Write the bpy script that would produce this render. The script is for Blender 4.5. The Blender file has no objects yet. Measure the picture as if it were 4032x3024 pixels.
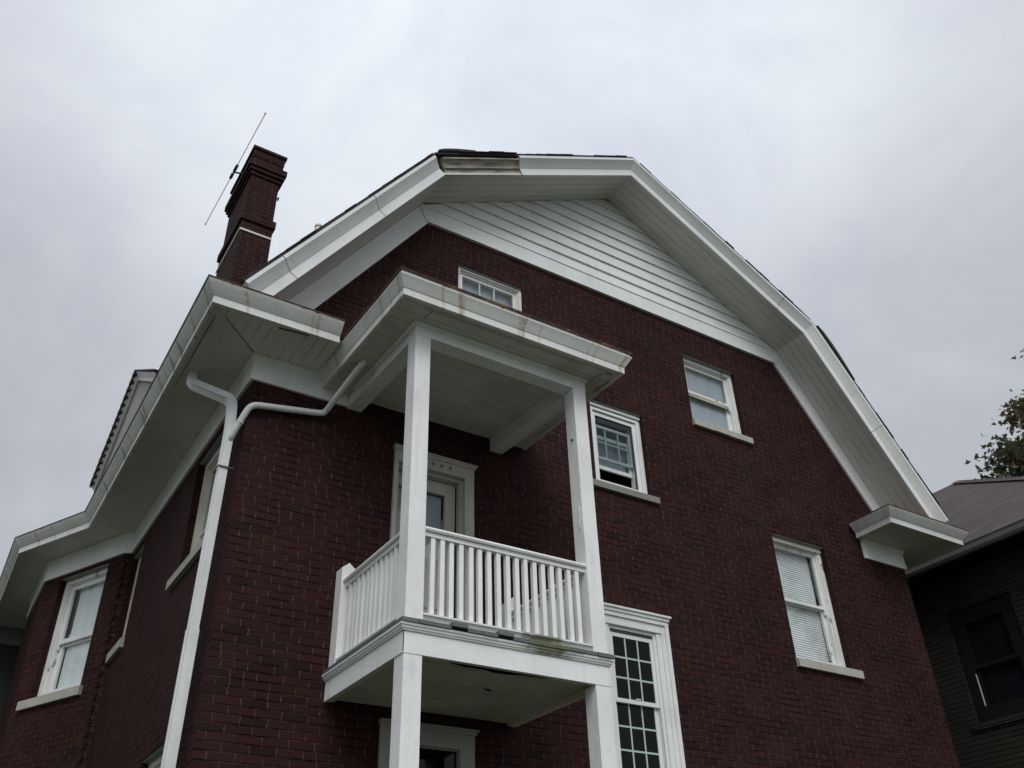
import bpy, math, random
from mathutils import Vector, Matrix
from mathutils.geometry import tessellate_polygon
random.seed(7)
sc = bpy.context.scene
COL = sc.collection
rad = math.radians

# ------------------------------------------------------------------ camera
YAW, PIT, ROL, FPX = 0.5794, 0.5973, -0.0311, 3623.6
fwd = Vector((math.cos(PIT)*math.sin(YAW), math.cos(PIT)*math.cos(YAW), math.sin(PIT)))
right = Vector((math.cos(YAW), -math.sin(YAW), 0)); up = right.cross(fwd)
r_ = math.cos(ROL)*right + math.sin(ROL)*up
u_ = -math.sin(ROL)*right + math.cos(ROL)*up
cam = bpy.data.cameras.new('camera'); camo = bpy.data.objects.new('camera', cam); COL.objects.link(camo)
cam.sensor_fit = 'HORIZONTAL'; cam.sensor_width = 36; cam.lens = FPX/4032*36
cam.clip_start = .05; cam.clip_end = 2000
m = Matrix((r_, u_, -fwd)).transposed().to_4x4(); m.translation = (-1.8157, -7.1432, 0)
camo.matrix_world = m
sc.camera = camo

# ------------------------------------------------------------------ world, sun, exposure
SUN_EL, SUN_DIR = rad(48), Vector((-.40, -.92, 0)).normalized()
w = bpy.data.worlds.new("World"); sc.world = w; w.use_nodes = True
nt = w.node_tree; nt.nodes.clear()
def N(nt, t, **k):
    n = nt.nodes.new(t)
    for a, b in k.items(): setattr(n, a, b)
    return n
def lk(nt, a, b): nt.links.new(a, b)
def math_(nt, op, a, b=None, c=None, clamp=False):
    n = N(nt, 'ShaderNodeMath', operation=op); n.use_clamp = clamp
    for i, v in enumerate((a, b, c)):
        if v is None: continue
        if isinstance(v, (int, float)): n.inputs[i].default_value = v
        else: lk(nt, v, n.inputs[i])
    return n.outputs[0]
def mixc(nt, f, a, b):
    n = N(nt, 'ShaderNodeMix', data_type='RGBA')
    for s, v in ((0, f), (6, a), (7, b)):
        if isinstance(v, (int, float)): n.inputs[s].default_value = v
        elif isinstance(v, tuple): n.inputs[s].default_value = v if len(v) == 4 else (*v, 1)
        else: lk(nt, v, n.inputs[s])
    return n.outputs[2]
def ramp(nt, f, pts):
    n = N(nt, 'ShaderNodeValToRGB'); e = n.color_ramp.elements
    while len(e) < len(pts): e.new(.5)
    for q, (p, c) in zip(e, pts):
        q.position = p; q.color = (c, c, c, 1) if isinstance(c, (int, float)) else (*c, 1)
    lk(nt, f, n.inputs[0]); return n.outputs[0]
tc = N(nt, 'ShaderNodeTexCoord')
sky = N(nt, 'ShaderNodeTexSky', sky_type='NISHITA'); sky.sun_disc = False
sky.sun_elevation = SUN_EL; sky.sun_rotation = math.atan2(SUN_DIR.x, SUN_DIR.y)
sky.air_density = 1.5; sky.dust_density = 4
sep = N(nt, 'ShaderNodeSeparateXYZ'); lk(nt, tc.outputs['Generated'], sep.inputs[0])
mp = N(nt, 'ShaderNodeMapping'); mp.inputs['Scale'].default_value = (2.1, 2.1, 3.0)
mp.inputs['Location'].default_value = (.35, .2, .1)
lk(nt, tc.outputs['Generated'], mp.inputs[0])
nz = N(nt, 'ShaderNodeTexNoise'); nz.inputs['Scale'].default_value = 1.5
nz.inputs['Detail'].default_value = 7; nz.inputs['Roughness'].default_value = .56; nz.inputs['Distortion'].default_value = .4
lk(nt, mp.outputs[0], nz.inputs[0])
cl = ramp(nt, nz.outputs[0], [(.28, (.65, .695, .785)), (.46, (.755, .80, .88)), (.57, (.82, .868, .94)), (.74, (.88, .93, .985))])
# an overcast dome: brighter overhead than at the skyline, brightest on the sun's side behind the photographer
elev = ramp(nt, sep.outputs[2], [(0, .58), (.32, .70), (.46, .665), (.60, .70), (.73, .86), (1, 1.03)])
dsun = math_(nt, 'ADD', math_(nt, 'MULTIPLY', sep.outputs[0], SUN_DIR.x), math_(nt, 'MULTIPLY', sep.outputs[1], SUN_DIR.y))
back = math_(nt, 'MULTIPLY_ADD', math_(nt, 'MAXIMUM', dsun, 0), 1.15, 1.0)
# the thin bright part of the cloud layer, above the roof
PATCH = Vector((.36, .58, .80)).normalized()
dp = N(nt, 'ShaderNodeVectorMath', operation='DOT_PRODUCT'); lk(nt, tc.outputs['Generated'], dp.inputs[0]); dp.inputs[1].default_value = PATCH
thin = ramp(nt, dp.outputs['Value'], [(.58, .90), (.80, 1.08), (.97, 1.46)])
amt = math_(nt, 'MULTIPLY', math_(nt, 'MULTIPLY', math_(nt, 'MULTIPLY', elev, back), thin), 8.2)
vm = N(nt, 'ShaderNodeVectorMath', operation='SCALE'); lk(nt, cl, vm.inputs[0]); lk(nt, amt, vm.inputs['Scale'])
hs = N(nt, 'ShaderNodeHueSaturation'); hs.inputs['Saturation'].default_value = .25; lk(nt, sky.outputs[0], hs.inputs['Color'])
bg = N(nt, 'ShaderNodeBackground'); bg.inputs['Strength'].default_value = .1
lk(nt, mixc(nt, .92, hs.outputs[0], vm.outputs[0]), bg.inputs['Color'])
wo = N(nt, 'ShaderNodeOutputWorld'); lk(nt, bg.outputs[0], wo.inputs[0])
sl = bpy.data.lights.new('sun', 'SUN'); sl.energy = 1.65; sl.angle = rad(35); sl.color = (1, .985, .955)
so = bpy.data.objects.new('sun', sl); COL.objects.link(so)
so.rotation_euler = (-(SUN_DIR*math.cos(SUN_EL) + Vector((0, 0, math.sin(SUN_EL))))).to_track_quat('-Z', 'Y').to_euler()
so.location = (-6, -12, 20)
vs = sc.view_settings; vs.view_transform = 'Standard'; vs.look = 'None'; vs.exposure = 0; vs.gamma = 1; vs.use_curve_mapping = False

# ------------------------------------------------------------------ materials
def base(name, rough=.5, spec=.4):
    mt = bpy.data.materials.new(name); mt.use_nodes = True
    t = mt.node_tree; p = t.nodes['Principled BSDF']
    p.inputs['Roughness'].default_value = rough; p.inputs['Specular IOR Level'].default_value = spec
    return mt, t, p
def noise(t, scale, detail=4, vec=None, rough=.55, sc3=None):
    n = N(t, 'ShaderNodeTexNoise'); n.inputs['Scale'].default_value = scale; n.inputs['Detail'].default_value = detail
    n.inputs['Roughness'].default_value = rough
    v = vec or N(t, 'ShaderNodeTexCoord').outputs['Object']
    if sc3:
        mq = N(t, 'ShaderNodeMapping'); mq.inputs['Scale'].default_value = sc3; lk(t, v, mq.inputs[0]); v = mq.outputs[0]
    lk(t, v, n.inputs[0]); return n.outputs[0]
def bump(t, p, h, strength=.3, dist=.01):
    b = N(t, 'ShaderNodeBump'); b.inputs['Strength'].default_value = strength; b.inputs['Distance'].default_value = dist
    lk(t, h, b.inputs['Height']); lk(t, b.outputs[0], p.inputs['Normal'])
def uvxy(t):
    u = N(t, 'ShaderNodeUVMap'); u.uv_map = 'UVMap'; s = N(t, 'ShaderNodeSeparateXYZ'); lk(t, u.outputs[0], s.inputs[0])
    return u.outputs[0], s.outputs[0], s.outputs[1]

def brick(name, c1, c2, c3, mortar, dark, bw=.213, bh=.0677):
    mt, t, p = base(name, .72, .06)
    uv, u, v = uvxy(t)
    wob = noise(t, 9, 2, uv)
    v = math_(t, 'ADD', v, math_(t, 'MULTIPLY_ADD', wob, .005, -.0025))
    u = math_(t, 'ADD', u, math_(t, 'MULTIPLY_ADD', noise(t, 13, 2, uv), .016, -.008))
    row = math_(t, 'DIVIDE', v, bh); ri = math_(t, 'FLOOR', row); rf = math_(t, 'FRACT', row)
    wn0 = N(t, 'ShaderNodeTexWhiteNoise', noise_dimensions='1D'); lk(t, ri, wn0.inputs['W'])
    off = math_(t, 'ADD', math_(t, 'MULTIPLY', math_(t, 'MODULO', ri, 2), .5), math_(t, 'MULTIPLY', wn0.outputs[0], .22))
    cu = math_(t, 'ADD', math_(t, 'DIVIDE', u, bw), off); ci = math_(t, 'FLOOR', cu); cf = math_(t, 'FRACT', cu)
    cv = N(t, 'ShaderNodeCombineXYZ'); lk(t, ci, cv.inputs[0]); lk(t, ri, cv.inputs[1])
    wn = N(t, 'ShaderNodeTexWhiteNoise', noise_dimensions='2D'); lk(t, cv.outputs[0], wn.inputs[0])
    ws = N(t, 'ShaderNodeSeparateColor'); lk(t, wn.outputs[1], ws.inputs[0])
    # a brick in eight is two headers: a second joint at its middle
    half = math_(t, 'GREATER_THAN', ws.outputs[2], .88)
    d1 = math_(t, 'MINIMUM', cf, math_(t, 'SUBTRACT', 1, cf))
    d2 = math_(t, 'ADD', math_(t, 'ABSOLUTE', math_(t, 'SUBTRACT', cf, .5)), math_(t, 'SUBTRACT', 1, half))
    dv = math_(t, 'MULTIPLY', math_(t, 'MINIMUM', d1, d2), bw)
    dh = math_(t, 'MULTIPLY', math_(t, 'MINIMUM', rf, math_(t, 'SUBTRACT', 1, rf)), bh)
    def soft(d, a, b):
        n = N(t, 'ShaderNodeMapRange'); n.inputs[1].default_value = a; n.inputs[2].default_value = b
        n.inputs[3].default_value = 1; n.inputs[4].default_value = 0; lk(t, d, n.inputs[0]); return n.outputs[0]
    vj, hj = soft(dv, .0026, .0058), soft(dh, .0036, .0078)
    patch = ramp(t, noise(t, 3.5, 3, uv), [(.42, 0), (.62, 1)])
    jn = noise(t, 30, 2, uv)
    mort_v = mixc(t, math_(t, 'MULTIPLY_ADD', jn, 1.6, -.25, True), dark, mortar)
    mort_h = mixc(t, math_(t, 'MULTIPLY', patch, math_(t, 'MULTIPLY', jn, .5)), dark, mortar)  # bed joints take the dark tone: shadow of raked mortar put into the colour
    bc = mixc(t, ws.outputs[0], c1, c2)
    bc = mixc(t, math_(t, 'GREATER_THAN', ws.outputs[1], .90), bc, c3)
    fine = noise(t, 60, 3, uv, .7); big = noise(t, .9, 4, uv)
    sc_ = math_(t, 'MULTIPLY', math_(t, 'MULTIPLY_ADD', fine, .55, .72), math_(t, 'MULTIPLY_ADD', big, .75, .62))
    vmx = N(t, 'ShaderNodeVectorMath', operation='SCALE'); lk(t, bc, vmx.inputs[0]); lk(t, sc_, vmx.inputs['Scale'])
    c = mixc(t, hj, vmx.outputs[0], mort_h)
    c = mixc(t, math_(t, 'MULTIPLY', vj, math_(t, 'SUBTRACT', 1, math_(t, 'MULTIPLY', hj, .6))), c, mort_v)
    # rain-washed lime runs
    run = ramp(t, noise(t, 1, 3, uv, .6, (9, .7, 1)), [(.70, 0), (.80, 1)])
    c = mixc(t, math_(t, 'MULTIPLY', run, math_(t, 'MULTIPLY', patch, .10)), c, (.25, .22, .21))
    lk(t, c, p.inputs['Base Color'])
    hgt = math_(t, 'ADD', math_(t, 'SUBTRACT', 1, math_(t, 'MAXIMUM', math_(t, 'MULTIPLY', vj, .7), hj)), math_(t, 'MULTIPLY', fine, .35))
    bump(t, p, hgt, .75, .012)
    return mt
M = {}
M['brick'] = brick('red_brick', (.0375, .0154, .0139), (.0305, .0132, .0123), (.0245, .0118, .0120), (.145, .096, .087), (.0092, .0048, .0045))
M['brick_dark'] = brick('brown_brick', (.0400, .0390, .0320), (.0330, .0320, .0265), (.0260, .0250, .0215), (.048, .046, .040), (.0050, .0050, .0046))

def paint(name, col, rough=.5, dirt=.25, streak=0., rust=0., grooves=None, chips=0., moss=None, chipcol=(.20, .185, .16), spec=.4, gdark=.25):
    """painted wood or metal: faint dirt, optional rust runs, board grooves (along u or v every n metres), chipped paint, moss"""
    mt, t, p = base(name, rough, spec)
    uv, u, v = uvxy(t)
    d = tuple(x*.62*y for x, y in zip(col, (1, .97, .9)))
    c = mixc(t, math_(t, 'MULTIPLY', ramp(t, noise(t, 2.3, 6), [(.42, 0), (.72, 1)]), dirt), (*col, 1), (*d, 1))
    c = mixc(t, math_(t, 'MULTIPLY', ramp(t, noise(t, 38, 3), [(.45, 0), (.75, 1)]), dirt*.45), c, (*d, 1))
    h = math_(t, 'MULTIPLY', noise(t, 24, 4), .25)
    if streak:
        s = ramp(t, noise(t, 1, 3, uv, .6, (14, 1.2, 1)), [(.55, 0), (.75, 1)])
        c = mixc(t, math_(t, 'MULTIPLY', s, streak), c, (*d, 1))
    if rust:
        s = ramp(t, noise(t, 1, 2, uv, .6, (6.5, .20, 1)), [(.56, 0), (.655, 1)])
        s2 = ramp(t, noise(t, 26, 3), [(.35, .3), (.6, 1)])
        c = mixc(t, math_(t, 'MULTIPLY', math_(t, 'MULTIPLY', s, s2), rust), c, (.30, .165, .062, 1))
    if grooves:
        ax, step, wd = grooves
        f = math_(t, 'FRACT', math_(t, 'DIVIDE', (u, v)[ax], step))
        g = math_(t, 'LESS_THAN', math_(t, 'MULTIPLY', math_(t, 'MINIMUM', f, math_(t, 'SUBTRACT', 1, f)), step), wd)
        brk = ramp(t, noise(t, 2.2, 2), [(.36, .25), (.52, 1)])
        c = mixc(t, math_(t, 'MULTIPLY', g, brk), c, (*[x*gdark for x in col], 1))
        h = math_(t, 'SUBTRACT', h, g)
    if chips:
        s = ramp(t, noise(t, 7, 5, None, .7, (1, 1, .55)), [(.60, 0), (.63, 1)])
        c = mixc(t, math_(t, 'MULTIPLY', s, chips), c, (*chipcol, 1))
        h = math_(t, 'SUBTRACT', h, math_(t, 'MULTIPLY', s, .5))
    if moss:
        x0, x1 = moss
        o = N(t, 'ShaderNodeSeparateXYZ'); lk(t, N(t, 'ShaderNodeTexCoord').outputs['Object'], o.inputs[0])
        mid, hw = (x0+x1)/2, (x1-x0)/2
        k = math_(t, 'SUBTRACT', 1, math_(t, 'DIVIDE', math_(t, 'ABSOLUTE', math_(t, 'SUBTRACT', o.outputs[0], mid)), hw), None, True)
        k = math_(t, 'MULTIPLY', ramp(t, math_(t, 'MULTIPLY', k, math_(t, 'MULTIPLY_ADD', noise(t, 16, 5), 1.3, .1)), [(.26, 0), (.62, 1)]), .85)
        c = mixc(t, k, c, mixc(t, noise(t, 50, 3), (.050, .058, .016, 1), (.15, .155, .060, 1)))
    lk(t, c, p.inputs['Base Color']); bump(t, p, h, .35, .006)
    return mt
W = (.76, .775, .765)
M['white'] = paint('white_paint', W, .5, .48, .34)
M['white_metal'] = paint('white_aluminium', (.74, .755, .755), .38, .28, .22)
M['gutter'] = paint('stained_gutter_paint', (.70, .71, .69), .45, .35, .3, .75)
M['lip'] = paint('rusting_lip', (.70, .70, .68), .5, .4, .2, 0, None, .9, None, (.22, .115, .05))
M['gutter_plain'] = paint('gutter_paint', (.66, .67, .655), .45, .35, .3, .15)
M['soffit_v'] = paint('soffit_boards', (.66, .65, .60), .55, .35, 0, 0, (0, .105, .0035))
M['soffit_faint'] = paint('old_soffit_boards', (.60, .59, .54), .55, .45, 0, 0, (0, .205, .0018), gdark=.5)
M['soffit_u'] = paint('rake_soffit_boards', (.62, .615, .58), .45, .22, 0, 0, (1, .114, .0042), gdark=.42)
M['ceiling'] = paint('porch_ceiling_boards', (.60, .59, .53), .55, .6, .2, 0, (1, .135, .0030), gdark=.3)
M['peel'] = paint('peeling_white_paint', (.72, .73, .71), .55, .4, .3, 0, None, .85)
M['cream'] = paint('dirty_white_trim', (.62, .60, .53), .55, .5, .3)
M['post'] = paint('white_post_paint', (.80, .81, .805), .5, .32, .30, 0, None, .07)
M['mossy'] = paint('mossy_white_paint', W, .5, .35, .2, 0, None, 0, (1.75, 2.6))
M['deck'] = paint('grey_deck_paint', (.10, .115, .115), .5, .5, .4, 0, None, .25, (1.8, 2.7))
M['sill'] = paint('limestone', (.40, .39, .35), .75, .5, .45)
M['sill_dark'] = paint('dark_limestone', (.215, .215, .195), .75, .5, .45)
M['muntin'] = paint('pale_green_muntin', (.46, .56, .53), .5, .2)
M['teal_trim'] = paint('grey_green_trim', (.22, .235, .21), .6, .4)
M['brown_trim'] = paint('brown_trim', (.0125, .0115, .0105), .7, .4, spec=.15)
M['grey_gutter'] = paint('grey_gutter', (.13, .135, .125), .55, .4)
M['pipe'] = paint('weathered_pipe_paint', (.70, .72, .715), .42, .45, .45)
M['door_trim'] = paint('dirty_shaded_door_paint', (.42, .41, .365), .6, .5, .3)  # dirty trim colour, darkened partly for the shade under the porch roof
M['door_shaded'] = paint('shaded_grey_door_paint', (.30, .295, .265), .6, .5, .3)  # lower door's copy, darker still: shade under the balcony mixed into the grey
M['green_wall'] = paint('dark_green_siding', (.020, .027, .025), .7, .4, 0, 0, (1, .11, .004))
M['metal_dark'] = paint('dark_metal', (.05, .05, .05), .5, .4)
M['rod'] = paint('galvanised_rod', (.22, .22, .225), .4, .2)
M['strap'] = paint('white_strap', (.62, .62, .60), .5, .2)
M['blind_white'] = paint('white_shade', (.70, .72, .74), .8, .12)
M['shade_grey'] = paint('grey_shade', (.34, .37, .42), .8, .15)
M['curtain'] = paint('curtain', (.34, .37, .43), .9, .4)
M['curtain_dark'] = paint('dark_curtain', (.060, .055, .066), .9, .5)
M['slat'] = paint('blind_slat', (.78, .80, .82), .5, .85)
M['pvc'] = paint('pvc_pipe', (.55, .52, .45), .5, .4)
M['dormer'] = paint('dormer_shingles', (.34, .34, .315), .7, .4, 0, 0, (1, .16, .005))

def wood():
    mt, t, p = base('weathered_bare_wood', .75, .2)
    uv, u, v = uvxy(t)
    a = noise(t, 1, 6, uv, .7, (3, 60, 1)); b = noise(t, 2.2, 4, uv, .6, (1.5, 9, 1))
    c = ramp(t, math_(t, 'MULTIPLY_ADD', a, .45, math_(t, 'MULTIPLY', b, .62)), [(.32, (.050, .040, .031)), (.44, (.20, .175, .14)), (.58, (.44, .41, .35))])
    lk(t, c, p.inputs['Base Color']); bump(t, p, a, .5, .01); return mt
M['wood'] = wood()
def shingle(name, c1, c2, step=.14, wd=.30, rough=.85):
    mt, t, p = base(name, rough, .25)
    uv, u, v = uvxy(t)
    row = math_(t, 'DIVIDE', v, step); ri = math_(t, 'FLOOR', row); rf = math_(t, 'FRACT', row)
    cu = math_(t, 'ADD', math_(t, 'DIVIDE', u, wd), math_(t, 'MULTIPLY', math_(t, 'MODULO', ri, 2), .5)); ci = math_(t, 'FLOOR', cu); cf = math_(t, 'FRACT', cu)
    cv = N(t, 'ShaderNodeCombineXYZ'); lk(t, ci, cv.inputs[0]); lk(t, ri, cv.inputs[1])
    wn = N(t, 'ShaderNodeTexWhiteNoise', noise_dimensions='2D'); lk(t, cv.outputs[0], wn.inputs[0])
    c = mixc(t, wn.outputs[0], c1, c2)
    j = math_(t, 'MAXIMUM', math_(t, 'LESS_THAN', rf, .12), math_(t, 'LESS_THAN', cf, .025))
    c = mixc(t, math_(t, 'MULTIPLY', j, .8), c, tuple(x*.25 for x in c1))
    c = mixc(t, math_(t, 'MULTIPLY', noise(t, 70, 2, uv), .35), c, tuple(x*1.7 for x in c2))
    lk(t, c, p.inputs['Base Color']); bump(t, p, math_(t, 'ADD', rf, math_(t, 'MULTIPLY', noise(t, 90, 2, uv), .3)), .6, .012); return mt
M['roof'] = shingle('dark_shingles', (.030, .027, .026), (.045, .040, .038))
M['roof_purple'] = shingle('purple_brown_shingles', (.050, .041, .041), (.080, .066, .066), .20, .34)
def rusty():
    mt, t, p = base('rusted_flashing', .7, .3)
    a = noise(t, 7, 5); b = noise(t, 40, 3)
    c = ramp(t, math_(t, 'MULTIPLY_ADD', b, .25, math_(t, 'MULTIPLY', a, .8)), [(.40, (.035, .024, .022)), (.56, (.090, .050, .038)), (.66, (.24, .13, .05)), (.74, (.22, .19, .10))])
    lk(t, c, p.inputs['Base Color']); bump(t, p, b, .5, .005); return mt
M['rusty'] = rusty()
def glass(name, tint=(.93, .97, .96), f0=.07):
    mt = bpy.data.materials.new(name); mt.use_nodes = True; t = mt.node_tree; t.nodes.clear()
    tr = N(t, 'ShaderNodeBsdfTransparent'); tr.inputs[0].default_value = (*tint, 1)
    gl = N(t, 'ShaderNodeBsdfGlossy'); gl.inputs['Roughness'].default_value = .02
    b = N(t, 'ShaderNodeBump'); b.inputs['Strength'].default_value = .12; b.inputs['Distance'].default_value = .01
    lk(t, noise(t, 3.5, 2), b.inputs['Height']); lk(t, b.outputs[0], gl.inputs['Normal'])
    ge = N(t, 'ShaderNodeNewGeometry'); dt = N(t, 'ShaderNodeVectorMath', operation='DOT_PRODUCT')
    lk(t, ge.outputs['Incoming'], dt.inputs[0]); lk(t, ge.outputs['Normal'], dt.inputs[1])
    sch = math_(t, 'POWER', math_(t, 'SUBTRACT', 1, math_(t, 'ABSOLUTE', dt.outputs['Value']), None, True), 5)
    mx = N(t, 'ShaderNodeMixShader'); lk(t, math_(t, 'MULTIPLY_ADD', sch, .92*(.5 if f0 < .04 else 1), f0), mx.inputs[0]); lk(t, tr.outputs[0], mx.inputs[1]); lk(t, gl.outputs[0], mx.inputs[2])
    o = N(t, 'ShaderNodeOutputMaterial'); lk(t, mx.outputs[0], o.inputs[0]); return mt
M['glass'] = glass('window_glass'); M['glass_dark'] = glass('screened_glass', (.09, .105, .105), .025); M['glass_dim'] = glass('dim_glass', (.45, .43, .47), .05); M['glass_screen'] = glass('insect_screen', (.58, .62, .64), .03)
def flat(name, c, rough=.8):
    mt, t, p = base(name, rough, .3); n = noise(t, 3, 5)
    lk(t, mixc(t, n, tuple(x*.7 for x in c), tuple(x*1.3 for x in c)), p.inputs['Base Color']); return mt
M['inside'] = flat('room_interior', (.03, .03, .03))
M['black'] = flat('dark_gap', (.006, .006, .006))
M['grass'] = flat('wet_lawn', (.050, .060, .030))
M['asphalt'] = flat('wet_asphalt', (.05, .05, .052), .5)
M['bark'] = flat('bark', (.05, .04, .03))
def leafm(name, cs):
    mt, t, p = base(name, .55, .3)
    oi = N(t, 'ShaderNodeUVMap'); oi.uv_map = 'UVMap'; s = N(t, 'ShaderNodeSeparateXYZ'); lk(t, oi.outputs[0], s.inputs[0])
    c = ramp(t, s.outputs[0], cs); lk(t, c, p.inputs['Base Color'])
    tl = N(t, 'ShaderNodeBsdfTranslucent'); lk(t, c, tl.inputs[0])
    mx = N(t, 'ShaderNodeMixShader'); mx.inputs[0].default_value = .35
    lk(t, p.outputs[0], mx.inputs[1]); lk(t, tl.outputs[0], mx.inputs[2]); lk(t, mx.outputs[0], t.nodes['Material Output'].inputs[0]); return mt
M['leaf'] = leafm('maple_leaf', [(0, (.040, .054, .036)), (.45, (.070, .088, .050)), (.75, (.105, .110, .052)), (.93, (.14, .105, .055)), (1, (.15, .075, .042))])

# ------------------------------------------------------------------ mesh builder
class B:
    def __init__(s): s.v = []; s.f = []; s.uv = []
    def add(s, vs, fs, uvs=None):
        k = len(s.v); s.v += [tuple(x) for x in vs]
        for i, f in enumerate(fs):
            s.f.append([k+j for j in f]); s.uv.append(uvs[i] if uvs else None)
        return s
    def box(s, x0, x1, y0, y1, z0, z1, F=None):
        p = [(x, y, z) for z in (z0, z1) for y in (y0, y1) for x in (x0, x1)]
        if F: p = [F(*q) for q in p]
        return s.add(p, [(0, 2, 3, 1), (4, 5, 7, 6), (0, 1, 5, 4), (2, 6, 7, 3), (0, 4, 6, 2), (1, 3, 7, 5)])
    def hexa(s, a, b):                       # two quads with matching corners
        return s.add(list(a)+list(b), [(3, 2, 1, 0), (4, 5, 6, 7), (0, 1, 5, 4), (1, 2, 6, 5), (2, 3, 7, 6), (3, 0, 4, 7)])
    def prism(s, poly, to3, c0, c1):         # polygon (a,b) extruded from c0 to c1
        n = len(poly); p = [to3(a, b, c0) for a, b in poly]+[to3(a, b, c1) for a, b in poly]
        return s.add(p, [list(range(n))[::-1], list(range(n, 2*n))]+[(i, (i+1) % n, n+(i+1) % n, n+i) for i in range(n)])
    def tube(s, pts, r, n=10, cap=True):
        pts = [Vector(p) for p in pts]; rs = r if isinstance(r, (list, tuple)) else [r]*len(pts); k = len(s.v); ref = None
        for i, p in enumerate(pts):
            d = (pts[min(i+1, len(pts)-1)]-pts[max(i-1, 0)]).normalized()
            if ref is None: ref = Vector((0, 0, 1)) if abs(d.z) < .9 else Vector((1, 0, 0))
            a = d.cross(ref).normalized(); b = a.cross(d); ref = b
            for j in range(n):
                t = 2*math.pi*j/n; s.v.append(tuple(p+(a*math.cos(t)+b*math.sin(t))*rs[i]))
        for i in range(len(pts)-1):
            for j in range(n):
                s.f.append([k+i*n+j, k+i*n+(j+1) % n, k+(i+1)*n+(j+1) % n, k+(i+1)*n+j]); s.uv.append(None)
        if cap:
            s.f.append([k+j for j in range(n)][::-1]); s.f.append([k+(len(pts)-1)*n+j for j in range(n)]); s.uv += [None, None]
        return s
    def sweep(s, path, prof, to3, u0=0.):    # profile (p: outward of the path, c: along the constant axis), mitred
        n = len(path); P = [Vector(q) for q in path]; nr = []
        for i in range(n-1):
            d = (P[i+1]-P[i]).normalized(); nr.append(Vector((-d.y, d.x)))
        off = []
        for i in range(n):
            if i == 0: off.append(nr[0])
            elif i == n-1: off.append(nr[-1])
            else:
                h = (nr[i-1]+nr[i]).normalized(); off.append(h/max(.2, h.dot(nr[i])))
        m_ = len(prof); L = [u0]; C_ = [0.]
        for i in range(n-1): L.append(L[-1]+(P[i+1]-P[i]).length)
        for j in range(m_): a, b = prof[j], prof[(j+1) % m_]; C_.append(C_[-1]+math.hypot(a[0]-b[0], a[1]-b[1]))
        vs = [to3(*(P[i]+off[i]*p), c) for i in range(n) for p, c in prof]
        fs, us = [], []
        for i in range(n-1):
            for j in range(m_):
                k = (j+1) % m_
                fs.append((i*m_+j, i*m_+k, (i+1)*m_+k, (i+1)*m_+j))
                us.append([(L[i], C_[j]), (L[i], C_[j+1]), (L[i+1], C_[j+1]), (L[i+1], C_[j])])
        fs += [list(range(m_))[::-1], [(n-1)*m_+j for j in range(m_)]]; us += [None, None]
        return s.add(vs, fs, us)
    def build(s, name, mat, parent=None, smooth=False, loc=None):
        me = bpy.data.meshes.new(name); me.from_pydata(s.v, [], s.f); me.update()
        import bmesh
        bm = bmesh.new(); bm.from_mesh(me)
        bm.faces.ensure_lookup_table()
        ul = bm.loops.layers.uv.new('UVMap')
        for f, uv in zip(bm.faces, s.uv):
            if uv:
                for l, q in zip(f.loops, uv): l[ul].uv = q
            else:
                f.normal_update(); nn = f.normal
                if abs(nn.z) > .85:
                    for l in f.loops: l[ul].uv = (l.vert.co.x, l.vert.co.y)
                else:
                    tg = Vector((0, 0, 1)).cross(nn).normalized()
                    if abs(tg.x) > abs(tg.y):
                        if tg.x < 0: tg = -tg
                    elif tg.y < 0: tg = -tg
                    vv = nn.cross(tg)
                    if vv.z < 0: vv = -vv
                    for l in f.loops: l[ul].uv = (l.vert.co.dot(tg), l.vert.co.z if abs(nn.z) < .1 else l.vert.co.dot(vv))
        bmesh.ops.recalc_face_normals(bm, faces=bm.faces)
        if smooth:
            for f in bm.faces: f.smooth = True
        bm.to_mesh(me); bm.free()
        o = bpy.data.objects.new(name, me); COL.objects.link(o); o.data.materials.append(M[mat] if isinstance(mat, str) else mat)
        if parent is not None:
            o.parent = parent
            if parent.type == 'EMPTY': o.location = -parent.location
        if loc: o.location = o.location + Vector(loc)
        return o
def thing(name, loc, label, cat, group=None):
    o = bpy.data.objects.new(name, None); COL.objects.link(o); o.location = loc; o.empty_display_size = .3
    return tag(o, label, cat, group)
def tag(o, label, cat, group=None):
    o['label'] = label; o['category'] = cat; o['kind'] = 'thing'
    if group: o['group'] = group
    return o
def setting(o): o['kind'] = 'structure'; return o
HZ = lambda z: (lambda a, b, c: (a, b, z+c))       # path in plan
RK = lambda a, b, c: (a, -c, b)                    # path in the gable's plane, c metres out from the wall

GZ = -1.6
# ------------------------------------------------------------------ ground
setting(B().add([(-400, -400, GZ), (400, -400, GZ), (400, 400, GZ), (-400, 400, GZ)], [(0, 1, 2, 3)]).build('lawn', 'grass'))
setting(B().box(-5.2, -2.6, -60, 60, GZ+.004, GZ+.03).build('driveway', 'asphalt'))

# ------------------------------------------------------------------ the red brick house
WX, DEP = 9.217, 13.0
ZS, ZF = 5.148, 4.873                 # eave soffit, frieze bottom
AP, BL, BR = (4.575, 9.585), (1.644, 7.985), (7.530, 7.960)
SL = 1.46
EL = (BL[0]-(BL[1]-5.30)/SL, 5.30); ER = (BR[0]+(BR[1]-5.30)/SL, 5.30)
RAKE = [EL, BL, AP, BR, ER]
house = thing('brick_house', (4.6, 4, GZ), 'dark red brick house with white gambrel gable and two-storey white balcony porch', 'house')

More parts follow.
